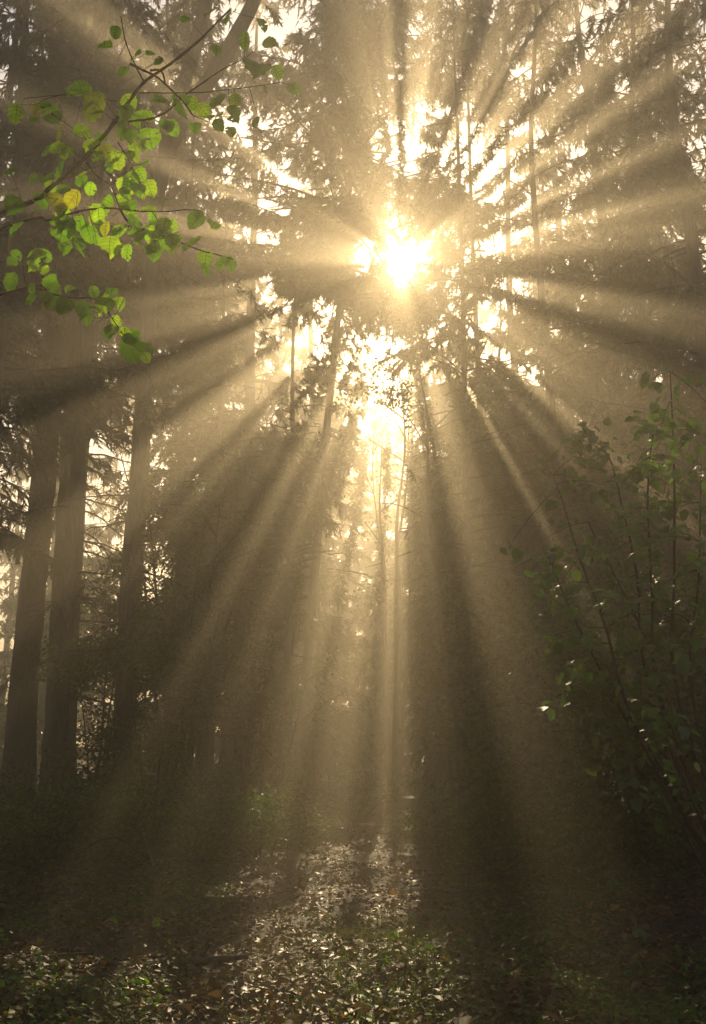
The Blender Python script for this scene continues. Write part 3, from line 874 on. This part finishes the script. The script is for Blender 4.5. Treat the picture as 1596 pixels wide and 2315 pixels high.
for k, (pl, d, ra, rb, hs) in enumerate(BR):
    dd = d + rngH.normal(0, 0.012, len(pl)).cumsum()
    pts = [zpt(a, b, q) for (a, b), q in zip(pl, dd)]
    if hs:
        pts = [np.array([pts[0][0] * 0 + stem[10][0] + 0.02, 3.4, pts[0][2] - 0.35])] + [pts[0] * 0.5 + np.array([stem[10][0], 3.4, pts[0][2] - 0.3]) * 0.5] + pts
    n = 8 * len(pts)
    P = smooth_line(pts, n)
    R = np.linspace(ra, rb, n) * (1 + 0.12 * np.sin(np.arange(n) * 1.3))
    V, F = tubes(P[None], R[None], 7)
    BOBJ.append(link('branch', mesh_np('branch', V - hb, [(F, 0)], [M_TWIG], smooth=True), hz))
    SEG.append(P); SID += [len(SEG) - 1] * len(P)
SEGP = np.concatenate(SEG)

G, Yl, E = 0, 1, 2   # green, yellowing, seen edge-on
LV = [(375, 85, 85, E), (528, 135, 75, E), (600, 125, 50, E), (640, 160, 50, G), (468, 215, 75, G), (925, 108, 58, G), (1070, 65, 85, G), (1190, 75, 85, G),
      (1120, 190, 155, G), (1225, 215, 68, G), (1305, 298, 72, G), (1165, 305, 42, G), (1120, 460, 55, G), (240, 305, 110, E), (325, 390, 145, Yl), (40, 400, 75, Yl),
      (100, 410, 90, E), (650, 355, 95, G), (745, 400, 105, G), (930, 350, 98, G), (1018, 355, 72, G), (1010, 410, 72, G), (915, 430, 92, E), (860, 405, 75, G),
      (935, 475, 62, G), (1010, 445, 62, G), (997, 505, 58, G), (820, 487, 62, G), (680, 480, 92, G), (600, 540, 125, G), (500, 525, 82, G), (525, 605, 105, G),
      (570, 430, 95, E), (470, 395, 75, E), (360, 540, 72, G), (325, 600, 78, G), (390, 610, 85, Yl), (435, 650, 85, G), (155, 520, 80, Yl), (265, 510, 90, E),
      (150, 595, 80, E), (160, 700, 88, G), (465, 765, 78, G), (550, 715, 72, G), (545, 790, 72, G), (595, 785, 82, G), (570, 825, 42, G), (265, 755, 72, G),
      (305, 790, 62, G), (30, 740, 52, G), (85, 745, 90, E), (65, 840, 82, G), (130, 855, 115, Yl), (215, 840, 95, Yl), (175, 895, 62, Yl), (390, 850, 82, G),
      (490, 870, 95, G), (45, 900, 72, E), (170, 985, 145, G), (255, 960, 72, G), (310, 945, 62, Yl), (300, 1010, 85, G), (180, 1070, 72, G), (255, 1060, 62, G),
      (380, 985, 68, Yl), (450, 995, 82, G), (400, 1065, 105, G), (485, 1100, 72, G), (350, 905, 100, E), (555, 1020, 92, G), (520, 960, 90, E), (625, 970, 100, E),
      (640, 1060, 112, G), (670, 960, 82, G), (715, 1075, 82, G), (700, 1020, 62, E), (825, 945, 95, G), (845, 910, 72, E), (910, 965, 74, G), (800, 1055, 105, E),
      (870, 1135, 85, G), (875, 1190, 62, G), (960, 1145, 82, E), (995, 1160, 62, E), (45, 1110, 85, G), (30, 1150, 62, G), (115, 1255, 82, E), (120, 1330, 105, G),
      (180, 1360, 95, G), (85, 1360, 42, Yl), (270, 1380, 78, G), (325, 1300, 62, G), (375, 1355, 105, G), (430, 1340, 72, E), (405, 1495, 74, G), (510, 1520, 95, G),
      (510, 1580, 115, G), (590, 1575, 65, G), (580, 1620, 55, G), (15, 1330, 65, G), (20, 1280, 45, G), (-60, 420, 90, G), (-70, 870, 100, G), (-60, 980, 90, G),
      (-90, 700, 80, G), (-80, 1250, 90, G), (-70, 1130, 80, G), (430, 20, 60, G), (980, -60, 80, G), (900, -80, 80, G), (770, -40, 60, E), (1150, -20, 70, G)]
for _ in range(125):
    p_ = LV[rngH.integers(0, 95)]
    if p_[0] < 760:
        LV.append((p_[0] + rngH.normal(0, 45), p_[1] + rngH.normal(0, 40), rngH.uniform(48, 90), [G, G, E, Yl][rngH.integers(0, 4)] if p_[3] == Yl else [G, G, E][rngH.integers(0, 3)]))
for k, (a, b, sz, kind) in enumerate(LV):
    u, v = zc(a, b)
    ni = int(np.argmin(np.linalg.norm(SEGP - at(u, v, 3.42), axis=1)))
    near = SEGP[ni]
    d = np.clip(near[1] + rngH.normal(0, 0.05), 3.25, 3.65)
    c = at(u, v, d)
    ln = sz * 0.46 / FPX * d * 1.18
    dv = c - near; dn = np.linalg.norm(dv)
    tip = norm(dv) * 0.5 + np.array([rngH.normal(0, 0.35), rngH.normal(0, 0.25), -0.75])
    if kind == E:
        tip = norm(dv) * 0.6 + np.array([rngH.normal(0, 0.8), rngH.normal(0, 0.3), -0.25])
        nr = np.array([rngH.normal(0, 0.25), rngH.normal(-0.15, 0.2), 1.0])
    else:
        nr = np.array([rngH.normal(0, 0.35), -1.0, rngH.normal(0.35, 0.3)])
    Fm = frame(tip, nr)
    V, F = leaf_shape(rngH, serr=0.07, fold=rngH.uniform(0.05, 0.3), curl=rngH.uniform(0.0, 0.45), holes=int(rngH.integers(0, 4) if rngH.random() < 0.45 else 0), round_=rngH.uniform(0.9, 1.12))
    V = (V - [0, 0.5, 0]) * ln @ Fm.T
    base = (np.array([0, -0.5, 0]) * ln) @ Fm.T + c
    pet = smooth_line([near, (near + base) / 2 + [0, 0, -0.006], base], 5)
    PV, PF = tubes(pet[None], np.linspace(0.0013, 0.0008, 5)[None], 4)
    mb = MB(); mb.add(V + c, F, 0); mb.add(PV, PF, 1)
    LW = V.reshape(-1, 5, 3) + c
    rows_ = len(LW); up_ = Fm[:, 2] * 0.0012
    vein = [LW[:, 2]] + [np.array([LW[r_, 2], LW[min(r_ + 1, rows_ - 1), 2 + sd_], LW[min(r_ + 2, rows_ - 1), 2 + 2 * sd_] * 0.9 + LW[min(r_ + 1, rows_ - 1), 2 + sd_] * 0.1]) for r_ in (1, 3, 5, 7) for sd_ in (-1, 1)]
    for vv in vein:
        wv = Fm[:, 0] * 0.0008 if len(vv) > 3 else Fm[:, 1] * 0.0006
        nn = len(vv)
        for off_ in (up_, -up_):
            i_ = np.arange(nn - 1)
            mb.add(np.concatenate([vv - wv + off_, vv + wv + off_]), np.stack([i_, i_ + 1, i_ + 1 + nn, i_ + nn], 1), 2)
    link('leaf', mb.mesh('leaf', [M_HAZELY if kind == Yl else M_HAZEL, M_TWIG, M_VEIN], smooth=True, origin=c), BOBJ[SID[ni]], c - hb)

# ------------------------------------------------------------------ leafy bush at the right
rngR = np.random.default_rng(91)
LR = []
for k in range(8):
    V, F = leaf_shape(rngR, rows=7, serr=0.06, fold=rngR.uniform(0.05, 0.25), curl=rngR.uniform(0.1, 0.5), round_=rngR.uniform(0.85, 1.05))
    LR.append((V, F, mesh_np('leaf', V, [(F, 0)], [M_HAZELR], smooth=True)))
rb_ = np.array([2.75, 6.6, float(gz(2.75, 6.6)) - 0.06])
rbush = thing('leafy_bush', 'leafy green bush at the right with leaves shining against the dark wood', 'bush', rb_)
STEMS = [
    [(1500, 1950), (1480, 1600), (1440, 1300), (1405, 1140), (1375, 1030), (1320, 975)],
    [(1520, 1950), (1500, 1600), (1475, 1350), (1465, 1150), (1468, 1050), (1480, 960)],
    [(1540, 1950), (1540, 1600), (1525, 1300), (1525, 1100), (1520, 950), (1515, 840)],
    [(1490, 1950), (1440, 1650), (1370, 1420), (1310, 1260), (1270, 1130), (1250, 1075)],
    [(1500, 1950), (1430, 1650), (1350, 1500), (1290, 1380), (1240, 1260)],
    [(1560, 1950), (1570, 1600), (1580, 1300), (1585, 1050)],
    [(1530, 1950), (1470, 1700), (1400, 1600), (1330, 1540)],
    [(1530, 1950), (1520, 1750), (1480, 1500), (1390, 1300), (1330, 1180)],
    [(1550, 1950), (1560, 1800), (1520, 1650), (1440, 1560)],
]
allp = []; own = []
for sp_ in STEMS:
    dd = 6.6 + rngR.normal(0, 0.18, len(sp_)).cumsum() * 0.6
    pts = np.array([at(u, v, d) for (u, v), d in zip(sp_, dd)])
    pts[0] = rb_ + np.array([rngR.normal(0, 0.12), rngR.normal(0, 0.12), 0])
    P = smooth_line(pts, 26)
    tb = MB(); tb.add(*tubes(P[None], np.linspace(0.014, 0.003, 26)[None], 6))
    ns = 16
    si = rngR.integers(8, 26, ns)
    dr = norm(rand_dir(rngR, ns) * np.array([1, 1, 0.6]) + np.array([-0.25, 0, 0.25]))
    T = P[si][:, None, :] + dr[:, None, :] * rngR.uniform(0.15, 0.5, ns)[:, None, None] * np.linspace(0, 1, 5)[None, :, None] - np.array([0, 0, 0.12]) * (np.linspace(0, 1, 5) ** 2)[None, :, None]
    tb.add(*tubes(T, np.linspace(0.004, 0.0015, 5)[None].repeat(ns, 0), 3))
    sob = link('stem', tb.mesh('stem', [M_TWIG], origin=rb_), rbush)
    for q_ in (P[11:], T[:, 1:].reshape(-1, 3), T[:, 2:].reshape(-1, 3)):
        allp.append(q_); own += [sob] * len(q_)
allp = np.concatenate(allp)
NL = 1350
src_i = rngR.integers(0, len(allp), NL)
C = allp[src_i] + rngR.normal(0, 0.055, (NL, 3))
order = np.argsort(C[:, 1])
mbf = MB()
for q, ci in enumerate(order):
    c = C[ci]
    ln = rngR.uniform(0.05, 0.095)
    tip = np.array([rngR.normal(0, 0.7), rngR.normal(-0.2, 0.7), rngR.normal(-0.45, 0.35)])
    nr = np.array([rngR.normal(0, 0.4), rngR.normal(-0.25, 0.4), 1.0])
    Fm = frame(tip, nr)
    V, F, me = LR[q % len(LR)]
    if q < 300:
        o = link('leaf', me, own[src_i[ci]], c - rb_)
        o.rotation_euler = Matrix(Fm.tolist()).to_euler(); o.scale = (ln, ln, ln)
    else:
        mbf.add((V * ln) @ Fm.T + c, F, 0, np.full(len(F), rngR.random()))
fo = link('foliage', mbf.mesh('foliage', [M_SHRUB], smooth=True, origin=rb_), rbush); fo['kind'] = 'stuff'

# ------------------------------------------------------------------ small plants and fallen things in front
def ground_at(u, v):
    d = 1.6 / -ray(u, v)[2]
    for _ in range(4):
        x_ = ray(u, v)[0] * d
        d = (1.6 - float(gz(x_, d))) / -ray(u, v)[2]
    x_ = ray(u, v)[0] * d
    return np.array([x_, d, float(gz(x_, d))])


rngS = np.random.default_rng(101)


def seedling(label, u, v, h, ls, nl, mat=M_HAZEL):
    g = ground_at(u, v)
    root = thing('seedling', label, 'plant', g)
    P = smooth_line([[0, 0, -0.02], [rngS.normal(0, 0.02), 0, h * 0.5], [rngS.normal(0, 0.03), 0, h]], 8)
    V, F = tubes(P[None], np.linspace(0.003, 0.0015, 8)[None], 5)
    link('stem', mesh_np('stem', V, [(F, 0)], [M_TWIG]), root)
    for k in range(nl):
        V, F = leaf_shape(rngS, fold=0.15, curl=0.3)
        az = k * 2.3 + rngS.uniform(0, 0.6)
        p = P[7 - (k // 2) % 5]
        tip = np.array([math.cos(az), math.sin(az) * 0.6, rngS.uniform(-0.7, 0.1)])
        Fm = frame(tip, np.array([0, -0.55, 1.0]) + rngS.normal(0, 0.2, 3))
        l_ = ls * rngS.uniform(0.7, 1.15)
        link('leaf', mesh_np('leaf', (V * l_) @ Fm.T, [(F, 0)], [mat], smooth=True), root, p)


seedling('bright green backlit seedling alone in the dark left verge', 262, 2120, 0.13, 0.085, 3)
seedling('broad leaved seedling at the bottom left of the path', 318, 2235, 0.10, 0.085, 4)
seedling('small green seedling on the left verge above the fallen branch', 350, 2110, 0.12, 0.06, 4)
seedling('seedling standing in the sunlit patch of the path', 898, 2150, 0.14, 0.06, 4)
seedling('lower seedling in the sunlit path patch near the bottom', 875, 2200, 0.11, 0.055, 5)
seedling('seedling at the right rim of the sunlit path patch', 1040, 2150, 0.10, 0.06, 4)
seedling('pale leaved sapling at the right below the bush', 1390, 1960, 0.32, 0.085, 8, M_HAZELR)
seedling('small sapling on the dark right bank', 1390, 2040, 0.28, 0.07, 8, M_HAZELR)
seedling('broad leaved plant in the bottom right corner verge', 1455, 2140, 0.12, 0.08, 5, M_HAZELR)
seedling('pale plant right of the sunlit path patch', 1235, 2135, 0.10, 0.075, 4, M_HAZELR)


def stick(name, label, uv0, uv1, r, lift0, lift1, mat, cat, sag=0.0, side=3):
    a = ground_at(*uv0); b = ground_at(*uv1)
    a[2] += lift0 + r * 0.6; b[2] += lift1 + r * 0.6
    m_ = (a + b) / 2 + np.array([rngS.normal(0, 0.03), rngS.normal(0, 0.04), sag])
    P = smooth_line([a, m_, b], 14)
    mb = MB()
    rr = np.linspace(r, r * 0.55, 14) * (1 + rngS.normal(0, 0.06, 14))
    rr[0] *= 0.8
    mb.add(*tubes(P[None], rr[None], 8))
    for _ in range(side):
        i_ = rngS.integers(4, 13)
        dirv = norm(rand_dir(rngS, 1)[0] + np.array([0, 0, 0.4]) + norm(b - a) * 0.6)
        Q = np.array([P[i_], P[i_] + dirv * 0.09, P[i_] + dirv * 0.16 + [0, 0, 0.01]])
        mb.add(*tubes(smooth_line(Q, 5)[None], np.linspace(r * 0.35, r * 0.15, 5)[None], 4))
    o = link(name, mb.mesh('wood', [mat], smooth=True, origin=(a + b) / 2), None, (a + b) / 2)
    return tag(o, label, cat)


stick('leaning_stick', 'pale peeled stick leaning in the dark left undergrowth', (352, 1972), (318, 1945), 0.022, 0.0, 0.42, M_DEAD, 'stick')
stick('fallen_branch', 'thick fallen branch lying on the left verge near the front', (395, 2190), (560, 2178), 0.035, 0.02, 0.03, M_BARK, 'branch')
stick('fallen_branch', 'long thin branch on the ground at the bottom left edge', (60, 2182), (210, 2168), 0.012, 0.02, 0.04, M_TWIG, 'branch', 0.02)
stick('fallen_branch', 'arched dead branch in the dark left undergrowth', (140, 1990), (330, 1960), 0.016, 0.1, 0.15, M_TWIG, 'branch', 0.28)
stick('fallen_twig', 'pale twig in the sunlit path patch at the bottom', (725, 2210), (795, 2240), 0.007, 0.02, 0.02, M_DEAD, 'twig')
stick('fallen_twig', 'thin twig at the right rim of the path', (1075, 2190), (1125, 2165), 0.006, 0.02, 0.04, M_DEAD, 'twig')
stick('fallen_twig', 'twig lying across the middle of the left verge', (420, 2040), (520, 2052), 0.008, 0.03, 0.03, M_DEAD, 'twig')
stick('fallen_twig', 'twig behind the seedling on the left verge', (590, 2035), (690, 2010), 0.008, 0.03, 0.03, M_TWIG, 'twig')

# fallen leaves lying singly on the path and verges
FL = []
for k in range(6):
    V, F = leaf_shape(rngS, rows=9, serr=0.12, fold=rngS.uniform(0.0, 0.5), curl=rngS.uniform(-0.4, 0.6), round_=rngS.uniform(0.8, 1.2))
    FL.append((V, F))
FM = {c: [mesh_np('fallen_leaf', V, [(F, 0)], [m_], smooth=True) for V, F in FL] for c, m_ in (('b', M_LBROWN), ('y', M_LYELLOW), ('o', M_LORANGE))}


def fallen(u, v, c, label, group, ls=None):
    g = ground_at(u, v)
    az = rngS.uniform(0, 2 * PI)
    Fm = frame(np.array([math.cos(az), math.sin(az), rngS.normal(0, 0.15)]), np.array([rngS.normal(0, 0.3), rngS.normal(-0.1, 0.3), 1.0]))
    o = link('fallen_leaf', FM[c][rngS.integers(0, 6)], None, g + [0, 0, 0.03])
    o.rotation_euler = Matrix(Fm.tolist()).to_euler()
    s_ = ls or rngS.uniform(0.05, 0.085)
    o.scale = (s_, s_, s_)
    tag(o, label, 'leaf', group)


for (u, v, c, lab) in [(430, 2232, 'o', 'orange fallen leaf at the bottom left beside the path'), (455, 2228, 'y', 'yellow fallen leaf beside the orange one at the bottom left'),
                       (1050, 2190, 'y', 'yellow fallen leaf right of the sunlit patch'), (905, 2146, 'o', 'red orange leaf beside the seedling in the sunlit patch'),
                       (985, 2172, 'y', 'yellow orange leaf on the right side of the sunlit patch'), (948, 2222, 'o', 'orange leaf near the bottom of the sunlit patch'),
                       (888, 2212, 'o', 'small red leaf low in the sunlit patch'), (830, 2200, 'y', 'yellow leaf on the left side of the sunlit patch'),
                       (700, 2152, 'y', 'yellow leaf on the path left of the sunlit patch'), (712, 2175, 'o', 'orange leaf on the path left of the sunlit patch'),
                       (1312, 2085, 'y', 'pale yellow leaf on the dark right bank'), (930, 2095, 'o', 'orange leaf at the far rim of the sunlit patch')]:
    fallen(u, v, c, lab, None, 0.075)
for k in range(288):
    yy_ = 4.9 + 5.5 * rngS.random() ** 1.3
    side_ = rngS.random()
    g_u = 40 + 1510 * rngS.random()
    g_v = 1700 + FPX * 1.55 / yy_ * 0.94
    if g_v > 2300:
        g_v = 2300 - 120 * rngS.random()
    if 600 < g_u < 1060:
        fallen(g_u, g_v, 'b', 'brown dead leaf lying on the path in the foreground', 'brown leaves fallen on the path')
    elif g_u <= 600:
        fallen(g_u, g_v, 'b', 'brown dead leaf lying on the left verge in the foreground', 'brown leaves fallen on the left verge')
    else:
        fallen(g_u, g_v, 'b', 'brown dead leaf lying on the right verge in the foreground', 'brown leaves fallen on the right verge')

# ------------------------------------------------------------------ the misty air
hm, t, out = new_mat('haze_air')
pv = t.nodes.new('ShaderNodeVolumePrincipled')
pv.inputs['Color'].default_value = (*HAZE_COLOR, 1)
pv.inputs['Density'].default_value = HAZE_DENSITY
pv.inputs['Anisotropy'].default_value = HAZE_ANISO
t.links.new(pv.outputs[0], out.inputs['Volume'])
x0, x1, y0, y1, z0, z1 = -450, 450, -70, 720, -1.6, 31.2
V = np.array([(x, y, z) for z in (z0, z1) for y in (y0, y1) for x in (x0, x1)], float)
F = np.array([(0, 2, 3, 1), (4, 5, 7, 6), (0, 1, 5, 4), (2, 6, 7, 3), (0, 4, 6, 2), (1, 3, 7, 5)])
ho = tag(link('haze', mesh_np('haze', V, [(F, 0)], [hm])), 'warm morning mist filling the wood', 'mist'); ho['kind'] = 'stuff'
